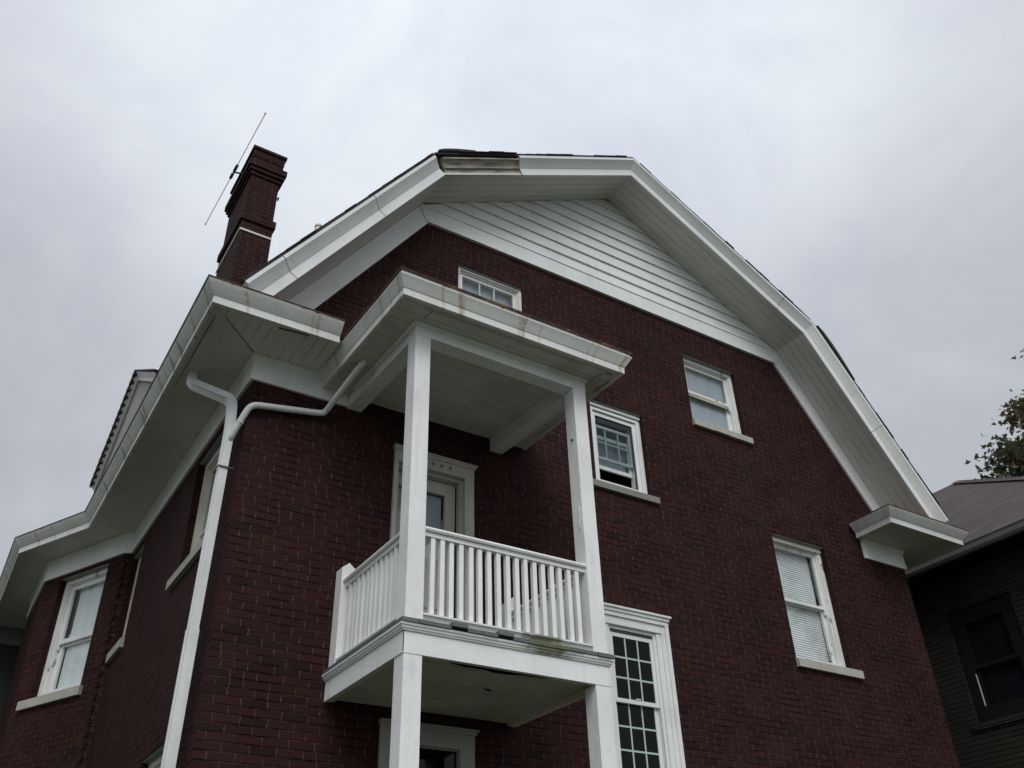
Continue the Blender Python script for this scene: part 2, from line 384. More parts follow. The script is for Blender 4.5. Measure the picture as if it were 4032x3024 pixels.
def hole_wall(b, outer, holes, to3, depth):
    """flat wall with openings; the reveals run depth metres into the wall"""
    loops = [[Vector((a, c, 0)) for a, c in outer]]
    for u0, u1, z0, z1 in holes: loops.append([Vector(q) for q in ((u0, z0, 0), (u0, z1, 0), (u1, z1, 0), (u1, z0, 0))])
    flatv = [q for l in loops for q in l]
    tris = tessellate_polygon(loops)
    b.add([to3(q.x, 0, q.y) for q in flatv], [tuple(t) for t in tris], [[(flatv[i].x, flatv[i].y) for i in t] for t in tris])
    for u0, u1, z0, z1 in holes:
        for (a, c), (d, e) in (((u0, z0), (u0, z1)), ((u0, z1), (u1, z1)), ((u1, z1), (u1, z0)), ((u1, z0), (u0, z0))):
            ver = a == d
            uv = [(0, c), (0, e), (depth, e), (depth, c)] if ver else [(a, 0), (d, 0), (d, depth), (a, depth)]
            b.add([to3(a, 0, c), to3(d, 0, e), to3(d, depth, e), to3(a, depth, c)], [(0, 1, 2, 3)], [uv])
    return b
G3 = lambda u, d, z: (u, d, z)        # gable wall: d into the house
S3 = lambda u, d, z: (d, u, z)        # left side wall
# openings u0,u1,z0,z1
WA = (2.158, 3.055, 6.20, 7.285); WB = (3.945, 4.738, 4.874, 5.985); WC = (5.607, 6.545, 6.206, 7.255)
WD = (6.662, 7.610, 3.280, 4.862); WE = (3.875, 4.570, 1.74, 3.28)
DU = (1.500, 2.245, 2.315, 4.43); DL = (1.60, 2.205, -.10, 1.83)
gable = [(0, GZ), (WX, GZ), (WX, ZF+.25), (ER[0]-.06, 5.36), BR, AP, BL, (EL[0]+.20, 5.36), (0, ZF+.25)]
gable = [(0, GZ), (WX, GZ), (WX, 5.45), BR, AP, BL, (0, 5.55)]
hole_wall(B(), gable, [WA, WB, WC, WD, WE, DU, DL], G3, .16).build('wall', 'brick', house)
WF = (.69, 1.640, 3.576, 4.80); WG_ = (.69, 1.72, .2, 1.87); WH = (3.82, 4.42, 3.60, 4.80)
YB = 4.46
hole_wall(B(), [(0, GZ), (YB, GZ), (YB, 5.4), (0, 5.4)], [WF, WG_, WH], S3, .14).build('wall', 'brick', house)
P0, P1 = Vector((-.085, 4.50)), Vector((-.77, 5.93)); CD = (P1-P0).normalized(); CI = Vector((CD.y, -CD.x))
if CI.x < 0: CI = -CI
B3 = lambda u, d, z: (P0.x+CD.x*u+CI.x*d, P0.y+CD.y*u+CI.y*d, z)
WGc = (.30, 1.255, 3.285, 4.835)
bay = B()
hole_wall(bay, [(0, GZ), (1.5856, GZ), (1.5856, ZS), (0, ZS)], [WGc], B3, .14)
bay.add([(0, YB, GZ), (-.085, 4.5, GZ), (-.085, 4.5, ZS), (0, YB, ZS)], [(0, 1, 2, 3)])
for a, b_ in (((-.77, 5.93), (-.75, 7.5)), ((-.75, 7.5), (-.085, 8.93)), ((-.085, 8.93), (0, 8.97)), ((0, 8.97), (0, DEP))):
    bay.add([(*a, GZ), (*b_, GZ), (*b_, ZS), (*a, ZS)], [(0, 1, 2, 3)])
B().add([(WX, 0, GZ), (WX, DEP, GZ), (WX, DEP, 5.4), (WX, 0, 5.4)], [(0, 1, 2, 3)]).build('wall', 'brick', house)
B().prism(gable, lambda a, b, c: (a, c, b), DEP, DEP+.01).build('wall', 'brick', house)
# toothed bricks where the canted bay turns its corner
z = GZ
k = 0
while z < 4.80:
    if k % 2: bay.box(-.034, .06, -.004, .05, z+.003, z+.0647, lambda u, d, zz: B3(u, d, zz))
    z += .0677; k += 1
bay.build('bay_wall', 'brick', house)

# --- rake: soffit, fascia, bare wood length, frieze, siding
B().sweep(RAKE, [(0, .02), (0, .56), (.025, .56), (.025, .02)], RK).build('rake_soffit', 'soffit_u', house)
FAS = [(-.012, .545), (-.012, .575), (.084, .577), (.090, .584), (.118, .604), (.150, .630), (.176, .654), (.184, .663), (.218, .665), (.218, .545)]
def cut(a, b, x): t = (x-a[0])/(b[0]-a[0]); return (x, a[1]+(b[1]-a[1])*t)
XW = 2.735
B().sweep([EL, BL], FAS, RK).build('rake_fascia', 'white_metal', house)
B().sweep([cut(BL, AP, XW), AP, BR, ER], FAS, RK).build('rake_fascia', 'white_metal', house)
WFAS = [(-.006, .54), (-.006, .558), (.075, .558), (.080, .585), (.095, .588), (.108, .575), (.140, .582), (.165, .610), (.172, .640), (.188, .643), (.190, .600), (.222, .595), (.222, .54)]
d_ = (Vector(AP)-Vector(BL)).normalized()
wf = B().sweep([tuple(Vector(BL)+d_*.035), cut(BL, AP, XW-.004)], WFAS, RK).build('rake_fascia', 'wood', house); wf['label'] = 'bare weathered brown wood'
# metal laps on the white fascia
for a, b_, t in ((EL, BL, .16), (EL, BL, .62), (BR, ER, .52), (AP, BR, .84)):
    c0 = Vector(a)+(Vector(b_)-Vector(a))*t; dd = (Vector(b_)-Vector(a)).normalized()
    B().sweep([tuple(c0), tuple(c0+dd*.007)], [(p+(.002 if p > .1 else -.001), c+.003) for p, c in FAS], RK).build('fascia_seam', 'teal_trim', house)
# frieze boards
B().sweep([EL, BL], [(-.225, -.01), (-.225, .03), (-.004, .03), (-.004, -.01)], RK).build('frieze_board', 'white_metal', house)
B().sweep([BR, ER], [(-.225, -.01), (-.225, .03), (-.004, .03), (-.004, -.01)], RK).build('frieze_board', 'white_metal', house)
def xl(z): return BL[0]+(z-BL[1])/((AP[1]-BL[1])/(AP[0]-BL[0])) if z > BL[1] else BL[0]+(z-BL[1])/SL
def xr(z): return BR[0]+(z-BR[1])/((AP[1]-BR[1])/(AP[0]-BR[0])) if z > BR[1] else BR[0]-(z-BR[1])/SL
zb0, zb1 = 7.715, 7.935
B().prism([(xl(zb0)+.24, zb0), (xr(zb0)-.24, zb0), (xr(zb1)+.0, zb1), (xl(zb1)+.0, zb1)], lambda a, b, c: (a, c, b), -.040, -.0).build('frieze_board', 'white_metal', house)
sd = B(); z = zb1+.004
while z < AP[1]-.05:
    z1 = min(z+.182, AP[1]-.012)
    a0, a1, c0, c1 = xl(z)+.004, xr(z)-.004, xl(z1)+.004, xr(z1)-.004
    sd.add([(a0, -.037, z), (a1, -.037, z), (c1, -.012, z1), (c0, -.012, z1), (a0, 0, z), (a1, 0, z), (c1, 0, z1), (c0, 0, z1)],
           [(0, 1, 2, 3), (0, 4, 5, 1), (1, 5, 6, 2), (2, 6, 7, 3), (3, 7, 4, 0)])
    z += .182
sd.build('siding', 'white_metal', house)
cm = B().box(xl(zb1)+.03, xr(zb1)-.03, -.050, -.001, zb1-.004, zb1+.006).build('siding_trim', 'white_metal', house)

# --- roof slab and shingle edge
roof = B().sweep(RAKE, [(.222, -DEP-.4), (.222, .655), (.245, .655), (.245, -DEP-.4)], RK).build('roof', 'roof', house)
sh = B()
for a, b_ in ((EL, BL), (BL, AP), (AP, BR), (BR, ER)):
    A_, Bv = Vector(a), Vector(b_); d = (Bv-A_).normalized(); n = Vector((-d.y, d.x)); L_ = (Bv-A_).length; t = 0
    while t < L_-.05:
        l = random.uniform(.16, .30); e = random.uniform(.656, .676); tk = random.uniform(.004, .009)
        if t+l > L_: l = L_-t
        if abs(A_.x+d.x*t - 2.2) < .5 and a == BL: e += .015
        q = [A_+d*t+n*.2455, A_+d*(t+l)+n*.2455, A_+d*(t+l)+n*(.2455+tk), A_+d*t+n*(.2455+tk+random.uniform(0, .004))]
        sh.hexa([RK(*v, .2) for v in q], [RK(*v, e) for v in q]); t += l
# lifted flaps at the two breaks
for P_, d1, ln, hh in ((Vector(BR), Vector((1, -SL)).normalized(), .95, .062), (Vector(BL), Vector((AP[0]-BL[0], AP[1]-BL[1])).normalized(), .55, .022)):
    n = Vector((-d1.y, d1.x)); k = 9
    for i in range(k):
        t0, t1 = ln*i/k, ln*(i+1)/k; h0, h1 = hh*math.sin(math.pi*(i/k)**.7)*.8+.010, hh*math.sin(math.pi*((i+1)/k)**.7)*.8+.010
        q = [P_+d1*t0+n*.258, P_+d1*t1+n*.258, P_+d1*t1+n*(.262+h1), P_+d1*t0+n*(.262+h0)]
        sh.hexa([RK(*v, .25) for v in q], [RK(*v, .675) for v in q])
sh.build('shingle_edge', 'roof', roof)
# vent pipe through the roof
B().tube([(1.69, 4.0, 10.15), (1.69, 4.0, 10.98)], .058, 14).tube([(1.69, 4, 10.93), (1.69, 4, 10.985)], .064, 14).build('vent_pipe', 'pvc', roof, True)

# --- eaves: left side with its return, the bay, right side with its return
EPL = [(.575, -.600), (-.602, -.600), (-.577, 4.54), (-1.200, 5.78), (-1.165, 7.60), (-1.165, 8.05), (-4.9, 8.05)]
EPR = [(9.819, DEP), (9.819, -.600), (8.304, -.600), (8.304, -.03)]
CROWN = [(-.03, -.012), (0, -.012), (.001, .060), (.010, .066), (.030, .088), (.052, .116), (.070, .140), (.080, .155), (.083, .164), (-.03, .164)]
LIP = [(.070, .1645), (.0865, .1645), (.0865, .176), (.070, .176)]
PENT = [(-.58, .330), (.080, .1785), (.096, .1785), (.096, .188), (-.58, .372)]
for path, mt in ((EPL, 'gutter'), (EPR, 'gutter_plain')):
    fa = B().sweep(path, CROWN, HZ(ZS)).build('eave_fascia', mt, house)
    B().sweep(path, LIP, HZ(ZS)).build('gutter_lip', 'lip', fa)
    B().sweep(path, PENT, HZ(ZS)).build('eave_roof', 'rusty', house)
for y in (.35, .62, 1.75, 2.6, 3.5):
    B().sweep([(-.60+.006*y, y), (-.60+.006*y, y+.008)], [(p+.002, c) for p, c in CROWN[1:9]], HZ(ZS)).build('gutter_seam', 'teal_trim', house)
# soffits, boards running square to the wall
def strip(b, pts_in, pts_out, z, th=.02):
    Lr = 0.
    for i in range(len(pts_in)-1):
        a, b_, c, d = pts_in[i], pts_in[i+1], pts_out[i+1], pts_out[i]
        l = (Vector(d)-Vector(c)).length; e = (Vector(c)-Vector(d)).normalized()
        uv = [((Vector(q)-Vector(d)).dot(e)+Lr, (Vector(q)-Vector(d)).dot(Vector((e.y, -e.x)))) for q in (a, b_, c, d)]
        b.add([(*q, z) for q in (a, b_, c, d)], [(0, 1, 2, 3)], [uv]); Lr += l
        b.add([(*q, z+th) for q in (a, b_, c, d)], [(3, 2, 1, 0)])
    return b
INL = [(.60, 0), (0, 0), (0, YB), (P0.x, P0.y), (P1.x, P1.y), (-.75, 7.5), (0, 8.95), (-.9, 8.82)]
OUL = [(.60, -.6), (-.602, -.6), (-.577, 4.54), (-.577, 4.54), (-1.2, 5.78), (-1.165, 7.6), (-1.165, 8.05), (-1.165, 8.05)]
strip(B(), INL[:2], OUL[:2], ZS).build('eave_soffit', 'soffit_v', house)
strip(B(), INL[1:], OUL[1:], ZS).build('eave_soffit', 'soffit_faint', house)
# mitre and edge joints of the left soffit
jt = B()
def joint(b, p, q, z, wd=.005):
    p, q = Vector(p), Vector(q); d = (q-p).normalized(); n = Vector((-d.y, d.x))*wd
    return b.add([(*(p+n), z), (*(q+n), z), (*(q-n), z), (*(p-n), z)], [(0, 1, 2, 3)])
joint(jt, (-.03, -.03), (-.44, -.44), ZS-.003); joint(jt, (-.52, -.40), (-.52, .30), ZS-.003, .004)
joint(jt, (-.52, .02), (-.52, .9), ZS-.003, .003)
joint(jt, (.02, -.52), (.30, -.55), ZS-.003, .012)
jt.build('soffit_joint', 'metal_dark', house)
strip(B(), [(8.304, 0), (WX, 0), (WX, DEP)], [(8.304, -.6), (9.819, -.6), (9.819, DEP)], ZS).build('eave_soffit', 'soffit_faint', house)
FRZ = [(.002, ZF-ZS), (.030, ZF-ZS), (.030, ZF-ZS+.05), (.024, ZF-ZS+.055), (.024, -.055), (.034, -.045), (.050, -.012), (.050, -.002), (.002, -.002)]
B().sweep([(.93, 0), (0, 0), (0, YB), (P0.x, P0.y), (P1.x, P1.y), (-.75, 7.5), (0, 8.97), (0, 9.8)], FRZ, HZ(ZS)).build('frieze_board', 'white', house)
B().sweep([(WX, DEP), (WX, 0), (8.40, 0)], FRZ, HZ(ZS)).build('frieze_board', 'white', house)

# --- the front wing beyond the bay: dark wall and its own eave
B().box(-4.5, .2, 8.86, 12.5, GZ, ZS).build('wing_wall', 'green_wall', house)
B().box(-4.5, -.01, 8.82, 8.859, ZF, ZS-.002).build('wing_frieze', 'grey_gutter', house)
B().add([(-4.9, 8.05, ZS+.002), (-.0, 8.05, ZS+.002), (-.0, 8.84, ZS+.002), (-4.9, 8.84, ZS+.002)], [(0, 1, 2, 3)]).build('wing_soffit', 'soffit_faint', house)
B().prism([(7.95, ZS+.19), (11.5, ZS+.9), (11.5, ZS+.8), (7.95, ZS+.17)], lambda a, b, c: (c, a, b), -4.9, -1.2).build('wing_roof', 'roof', house)

# --- gabled dormer over the bay
dm = B().prism([(4.75, 6.3), (8.7, 6.3), (8.7, 7.9), (6.64, 8.82), (4.75, 7.72)], lambda a, b, c: (c, a, b), -.14, 1.6).build('dormer', 'dormer', house)
DR = [(8.95, 7.83), (6.66, 8.93), (4.55, 7.64)]
DX = lambda a, b, c: (-.2+c, a, b)
B().sweep([(4.55, 7.64), (6.66, 8.93), (8.95, 7.83)], [(-.13, .02), (-.075, .018), (-.066, .012), (.0, -.040), (.002, .058), (-.13, .058)], DX).build('rake_fascia', 'gutter_plain', dm)
B().sweep([(4.52, 7.64), (6.66, 8.93), (8.98, 7.83)], [(.003, -.055), (.028, -.055), (.028, 2.6), (.003, 2.6)], DX).build('dormer_roof', 'roof', dm)
ds = B()
for i in range(16):
    t = i/16; p = Vector(DR[1])+(Vector(DR[0])-Vector(DR[1]))*t; h = .048+random.uniform(0, .006)+(.035 if i > 10 else 0)
    ds.box(-.262, .3, p.x, p.x+.17, p.y-.06, p.y+h-.018)
ds.build('shingle_edge', 'roof', dm)

# --- chimney
cx0, cx1, cy0, cy1 = .078, .502, 2.2, 3.2
ch = B()
for e, z0, z1 in ((0, 5.2, 8.83), (.026, 8.83, 8.955), (-.012, 8.955, 9.70), (.010, 9.70, 9.765), (.036, 9.765, 9.83), (.058, 9.83, 9.93), (.004, 9.93, 10.05), (.012, 10.05, 10.19), (.034, 10.19, 10.235)):
    ch.box(cx0-e, cx1+e, cy0-e, cy1+e, z0, z1)
chim = ch.build('chimney', 'brick', house)
B().sweep([(cx1, cy0), (cx0, cy0), (cx0, cy1+.03)], [(.001, -.014), (.012, -.014), (.012, .014), (.001, .014)], HZ(8.648)).build('metal_strap', 'strap', chim)
B().tube([(cx1, 2.4, 9.80-.19), (cx1+.055, 2.4, 9.62)], .010, 8).box(cx1+.045, cx1+.06, 2.38, 2.42, 9.595, 9.64).build('hook', 'metal_dark', chim)

# --- windows
def ring(b, F, o, wd, d0, d1, sides='lrtb'):      # rectangular frame: opening o, member width wd, from depth d0 to d1
    u0, u1, z0, z1 = o; e = .0015
    if 'l' in sides: b.box(u0, u0+wd, d0, d1, z0, z1, F)
    if 'r' in sides: b.box(u1-wd, u1, d0, d1, z0, z1, F)
    if 't' in sides: b.box(u0+wd, u1-wd, d0+e, d1, z1-wd, z1, F)
    if 'b' in sides: b.box(u0+wd, u1-wd, d0+e, d1, z0, z0+wd, F)
    return b
def inset(o, a, b=None, c=None, d=None):
    b = a if b is None else b; c = a if c is None else c; d = b if d is None else d
    return (o[0]+a, o[1]-b, o[2]+c, o[3]-d)
def pane(F, o, d, parent, mat='glass'):
    u0, u1, z0, z1 = o
    return B().add([F(u0, d, z0), F(u1, d, z0), F(u1, d, z1), F(u0, d, z1)], [(0, 1, 2, 3)]).build('pane', mat, parent)
def sill(F, u0, u1, z0, z1, parent, mat='sill', proj=.045, cracks=()):
    b = B(); xs = [u0]+list(cracks)+[u1]
    for i in range(len(xs)-1):
        g0, g1 = (.003 if i else 0), (.003 if i < len(xs)-2 else 0); dz = random.uniform(-.004, .004) if cracks else 0
        a = [F(q, d, z) for q, d, z in ((xs[i]+g0, -proj, z0+dz), (xs[i+1]-g1, -proj, z0+dz), (xs[i+1]-g1, .15, z0+dz), (xs[i]+g0, .15, z0+dz))]
        c = [F(q, d, z) for q, d, z in ((xs[i]+g0, -proj, z1-.014+dz), (xs[i+1]-g1, -proj, z1-.014+dz), (xs[i+1]-g1, .15, z1+.012), (xs[i]+g0, .15, z1+.012))]
        b.hexa(a, c)
    return b.build('sill', mat, parent)
def lintel(F, o, d, parent, mat='cream'):         # brick mould under the head of the opening
    return B().box(o[0]+.002, o[1]-.002, .012, d+.012, o[3]-.012, o[3]-.002, F).build('lintel', mat, parent)
def shade(F, o, d, parent, mat, wave=0.):
    u0, u1, z0, z1 = o; n = 16; b = B()
    top = [z1-wave*(.5+.5*math.sin(1.7+i*.55)) for i in range(n+1)]
    for i in range(n):
        a, c = u0+(u1-u0)*i/n, u0+(u1-u0)*(i+1)/n
        dd = lambda k: d+.004*math.sin(k*1.3)
        b.add([F(a, dd(i), z0), F(c, dd(i+1), z0), F(c, dd(i+1), top[i+1]), F(a, dd(i), top[i])], [(0, 1, 2, 3)])
    return b.build('shade', mat, parent)
def hung(F, o, d, fw, meet, parent_mat, sashmat, sw=.055, panes='glass', muntins=None):
    """double hung window: mesh of its own = frame; children sashes and panes. o is the masonry opening"""
    f = ring(B(), F, o, fw, d, d+.13, 'lrtb'); ring(f, F, inset(o, fw, fw, fw*.4, fw), .018, d+.022, d+.13, 'lrt')
    win = f.build('window', parent_mat, house)
    i = inset(o, fw+.018, fw+.018, fw*.4+.02, fw+.018)
    us, ls = (i[0], i[1], meet-.02, i[3]), (i[0], i[1], i[2], meet+.022)
    su = ring(B(), F, us, sw*.8, d+.042, d+.072)
    su.box(us[0], us[0]+.028, d+.042, d+.07, meet-.085, meet-.0195, F).box(us[1]-.028, us[1], d+.042, d+.07, meet-.085, meet-.0195, F)   # horns
    su.build('sash', sashmat, win)
    slo = ring(B(), F, ls, sw, d+.078, d+.112).build('sash', sashmat, win)
    pu, pl = inset(us, sw*.8-.004), inset(ls, sw-.004)
    pane(F, pu, d+.055, win, panes); pane(F, pl, d+.094, win, panes)
    return win, pu, pl, i
# small attic window over the porch roof
win, pu, pl, i_ = hung(G3, WA, .035, .038, 6.72, 'peel', 'white', .05)
for u in (2.495, 2.695): B().box(u-.009, u+.009, .085, .095, pu[2], pu[3], G3).build('muntin', 'muntin', win)
for zz in (6.86, 7.01+.0): B().box(pu[0], pu[1], .0862, .0942, zz-.009, zz+.009, G3).build('muntin', 'muntin', win) if zz < 6.9 else None
shade(G3, inset(i_, .01), .16, win, 'shade_grey'); lintel(G3, WA, .035, win, 'teal_trim'); sill(G3, 2.11, 3.10, 6.10, 6.20, win)
# window beside the porch: upper sash slid down, lower sash raised
oB = WB
f = ring(B(), G3, oB, .036, .060, .19, 'lrt'); ring(f, G3, inset(oB, .036, .036, 0, .075), .034, .050, .19); ring(f, G3, inset(oB, .070, .070, .034, .120), .046, .072, .19)
win = f.build('window', 'white_metal', house)
iB = (4.058, 4.622, 4.955, 5.825)
ring(B(), G3, iB, .012, .082, .10).build('screen_track', 'metal_dark', win)
us = (4.072, 4.612, 5.262, 5.722)
ring(B(), G3, us, .034, .115, .14).build('sash', 'white', win)
for u in (4.235, 4.425): B().box(u-.010, u+.010, .121, .132, us[2]+.034, us[3]-.034, G3).build('muntin', 'muntin', win)
B().box(us[0]+.034, us[1]-.034, .122, .131, 5.485, 5.505, G3).build('muntin', 'muntin', win)
pane(G3, inset(us, .03), .125, win)
ls = (4.072, 4.612, 5.150, 5.60)
ring(B(), G3, ls, .045, .145, .17).build('sash', 'white', win); pane(G3, inset(ls, .04), .158, win)
shade(G3, (4.09, 4.60, 5.24, 5.62), .22, win, 'curtain', .05)
B().box(3.95, 4.735, .038, .0595, 5.928, 5.970, G3).build('head_mould', 'white', win); pane(G3, (4.07, 4.61, 5.225, 5.813), .09, win, 'glass_screen'); lintel(G3, WB, .06, win, 'teal_trim')
sill(G3, 3.86, 4.828, 4.783, 4.874, win, 'sill_dark', .04)
# attic window at the right
win, pu, pl, i_ = hung(G3, WC, .066, .062, 6.735, 'peel', 'peel', .048)
B().box(i_[0]+.03, i_[1]-.03, .103, .107, 6.660, 6.714, G3).build('weathered_rail', 'wood', win)
shade(G3, inset(i_, .012), .165, win, 'shade_grey'); lintel(G3, WC, .066, win, 'teal_trim')
sill(G3, 5.595, 6.618, 6.106, 6.206, win, 'sill', .045, (5.93, 6.20, 6.36))
# lower right window with a slatted blind
win, pu, pl, i_ = hung(G3, WD, .080, .060, 4.06, 'peel', 'peel', .05)
B().box(WD[0]+.005, WD[1]-.005, .058, .0795, 4.795, 4.848, G3).build('head_mould', 'cream', win); lintel(G3, WD, .08, win, 'teal_trim')
sl_ = B(); z = i_[2]+.03
while z < i_[3]-.02:
    sl_.add([G3(i_[0]+.02, .202, z), G3(i_[1]-.05, .202, z), G3(i_[1]-.05, .209, z+.0285), G3(i_[0]+.02, .209, z+.0285)], [(0, 1, 2, 3)]); z += .029
sl_.build('blind', 'slat', win)
sill(G3, 6.648, 7.745, 3.172, 3.280, win, 'sill', .045, (7.0,))
# tall nine-over-nine window with a moulded casing
oE = WE
f = B()
for (x0, x1, p) in ((3.755, 3.80, -.060), (3.80, 3.845, -.042), (3.845, 3.905, -.030), (4.535, 4.595, -.030), (4.595, 4.645, -.042), (4.645, 4.692, -.060)):
    f.box(x0, x1, p, .02, 1.66, 3.30 if x0 < 3.8 or x1 > 4.66 else 3.27)
f.box(3.80, 4.645, -.044, .02, 3.215, 3.30); f.box(3.755, 4.692, -.062, .02, 3.30, 3.345)
f.box(3.745, 4.702, -.075, .02, 3.345, 3.380); f.box(3.73, 4.722, -.092, .02, 3.380, 3.402)
win = f.build('window', 'white', house)
iE = (3.905, 4.535, 1.74, 3.215)
ring(B(), G3, iE, .034, -.012, .10, 'lrt').build('frame', 'white_metal', win)
us, ls = (3.939, 4.501, 2.455, 3.181), (3.939, 4.501, 1.76, 2.50)
B().box(us[0], us[1], .0, .04, us[3]-.028, us[3], G3).build('track_gap', 'metal_dark', win)
us = (us[0], us[1], us[2], 3.150)
ring(B(), G3, us, .040, .004, .032).build('sash', 'white_metal', win); ring(B(), G3, ls, .045, .036, .064).build('sash', 'white_metal', win)
for (o, dd) in ((us, .014), (ls, .046)):
    q = inset(o, .04)
    for k in (1, 2):
        u = q[0]+(q[1]-q[0])*k/3; B().box(u-.0085, u+.0085, dd-.003, dd+.007, q[2], q[3], G3).build('muntin', 'muntin', win)
        zz = q[2]+(q[3]-q[2])*k/3; B().box(q[0], q[1], dd-.0018, dd+.0062, zz-.0085, zz+.0085, G3).build('muntin', 'muntin', win)
    pane(G3, inset(o, .036), dd, win, 'glass_dark')
B().box(4.21, 4.27, .0, .02, 2.497, 2.512, G3).build('sash_lock', 'cream', win)
sill(G3, 3.72, 4.72, 1.60, 1.72, win)
# side wall windows
for o, mt in ((WF, 'M'), (WG_, 'M'), (WH, 'M')):
    win, pu, pl, i_ = hung(S3, o, .075, .075, (o[2]+o[3])/2-.23 if o == WF else (o[2]+o[3])/2, 'cream', 'cream', .055)
    shade(S3, inset(i_, .012), .24, win, 'shade_grey'); lintel(S3, o, .07, win, 'teal_trim')
    if o == WF: sill(S3, .55, 1.855, 3.470, 3.576, win)
    elif o == WH: sill(S3, 3.775, 4.455, 3.482, 3.600, win)
# bay window
win, pu, pl, i_ = hung(B3, WGc, .085, .070, 3.99, 'peel', 'white', .075)
shade(B3, (i_[0]+.01, i_[1]-.10, i_[2], i_[3]-.02), .20, win, 'blind_white', .03); lintel(B3, WGc, .08, win, 'teal_trim')
sill(B3, .24, 1.415, 3.165, 3.285, win)

# --- doors
for (o, topz, mt, gl, zc) in ((DU, 4.43, 'door_trim', 'glass', 4.595), (DL, 1.89, 'door_shaded', 'glass_dark', 2.0)):
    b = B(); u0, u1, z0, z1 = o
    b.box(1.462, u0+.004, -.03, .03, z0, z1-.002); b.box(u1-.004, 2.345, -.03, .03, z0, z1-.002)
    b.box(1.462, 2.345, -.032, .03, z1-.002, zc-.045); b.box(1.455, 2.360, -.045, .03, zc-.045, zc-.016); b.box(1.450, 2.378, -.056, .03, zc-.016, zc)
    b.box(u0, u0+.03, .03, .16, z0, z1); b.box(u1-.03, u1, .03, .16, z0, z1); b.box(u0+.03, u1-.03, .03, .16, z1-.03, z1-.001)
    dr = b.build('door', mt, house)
    a0, a1 = u0+.03, u1-.036
    if o == DL:                                    # a dark storm door flush with its casing
        ring(B(), G3, o, .012, .0, .03).build('door_leaf', 'door_shaded', dr); pane(G3, o, .02, dr, 'glass_dark'); continue
    lf = B(); gz0 = z0+1.24; gz1 = z1-.17
    lf.box(a0, a0+.05, .11, .15, z0+.01, z1-.035); lf.box(a1-.115, a1, .11, .15, z0+.01, z1-.035)
    lf.box(a0+.05, a1-.115, .111, .15, gz1, z1-.035); lf.box(a0+.05, a1-.115, .111, .15, z0+.01, gz0)
    for (x0, x1, y0, y1) in ((a0+.08, a0+.26, z0+.75, gz0-.10), (a0+.32, a1-.145, z0+.75, gz0-.10), (a0+.08, a0+.26, z0+.12, z0+.66), (a0+.32, a1-.145, z0+.12, z0+.66)):
        lf.box(x0, x1, .102, .111, y0, y1)
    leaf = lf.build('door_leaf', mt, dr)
    pane(G3, (a0+.05, a1-.115, gz0, gz1), .128, dr, gl)
    if o == DU:
        B().add([G3(a0+.05, .17, gz0), G3(a1-.13, .17, gz0), G3(a1-.13, .17, gz1), G3(a0+.05, .17, gz1)], [(0, 1, 2, 3)]).build('curtain', 'curtain', dr)
        B().add([G3(a0+.26, .160, gz0+.02), G3(a1-.135, .160, gz0+.02), G3(a1-.135, .160, gz0+.30)], [(0, 1, 2)]).build('curtain_corner', 'blind_white', dr)
        for x in (1.86, 1.96, 2.06): B().tube([(x, -.032, 4.50), (x, -.055, 4.495), (x+.004, -.062, 4.475), (x, -.055, 4.462)], .005, 6).build('hook', 'metal_dark', dr)
    B().box(a1-.006, a1+.008, .100, .108, z0, z1-.05).build('weather_strip', 'black', dr)

# --- downspout with its branch
def rect_pipe(b, pts, hw, hd):
    pts = [Vector(p) for p in pts]; rings = []
    for i, p in enumerate(pts):
        d = (pts[min(i+1, len(pts)-1)]-pts[max(i-1, 0)]).normalized()
        a = Vector((0, 1, 0)) - d*d.y; a.normalize(); c = d.cross(a).normalized()
        if c.x > 0: c = -c
        pr_ = []
        for (s, t) in ((-1, -1), (-.55, -1), (-.45, -.8), (-.1, -.8), (0, -1), (.1, -.8), (.45, -.8), (.55, -1), (1, -1), (1, 1), (-1, 1)):
            pr_.append(p+a*s*hw-c*t*hd)
        rings.append(pr_)
    n = 11; k = [v for r in rings for v in r]
    fs = [(i*n+j, i*n+(j+1) % n, (i+1)*n+(j+1) % n, (i+1)*n+j) for i in range(len(pts)-1) for j in range(n)]
    return b.add(k, fs+[list(range(n)), [(len(pts)-1)*n+j for j in range(n)]])
def arc(pts, n=5, r=.09):                          # round the corners of a polyline
    out = [Vector(pts[0])]
    for i in range(1, len(pts)-1):
        p, q, s = Vector(pts[i-1]), Vector(pts[i]), Vector(pts[i+1])
        a = q+(p-q).normalized()*min(r, (p-q).length*.45); c = q+(s-q).normalized()*min(r, (s-q).length*.45)
        out += [a*(1-t)**2+q*2*t*(1-t)+c*t*t for t in [k/n for k in range(n+1)]]
    return out+[Vector(pts[-1])]
dsp = rect_pipe(B(), arc([(-.434, .579, ZS-.001), (-.434, .56, 5.02), (-.115, .16, 4.70), (-.105, .13, 4.40), (-.105, .21, 2.52)]), .046, .037).build('downspout', 'pipe', house)
rect_pipe(B(), [(-.105, .208, 2.56), (-.105, .31, GZ)], .051, .042).build('lower_pipe', 'pipe', dsp)
B().sweep([(-.02, .095), (-.150, .095), (-.150, .240), (-.02, .245)], [(0, 0), (.006, 0), (.006, .013), (0, .013)], HZ(3.975)).build('strap', 'metal_dark', dsp)
B().tube(arc([(.83, -.64, 5.0), (.80, -.60, 4.955), (.70, -.06, 4.71), (.66, -.055, 4.69), (.0, -.060, 4.575), (-.075, .06, 4.34), (-.09, .12, 4.25)], 5, .07), .030, 12).build('branch_pipe', 'pipe', dsp, True)
B().tube([(-.046, .02, 4.425), (-.052, .03, 4.405)], .034, 12).build('branch_collar', 'strap', dsp, True)

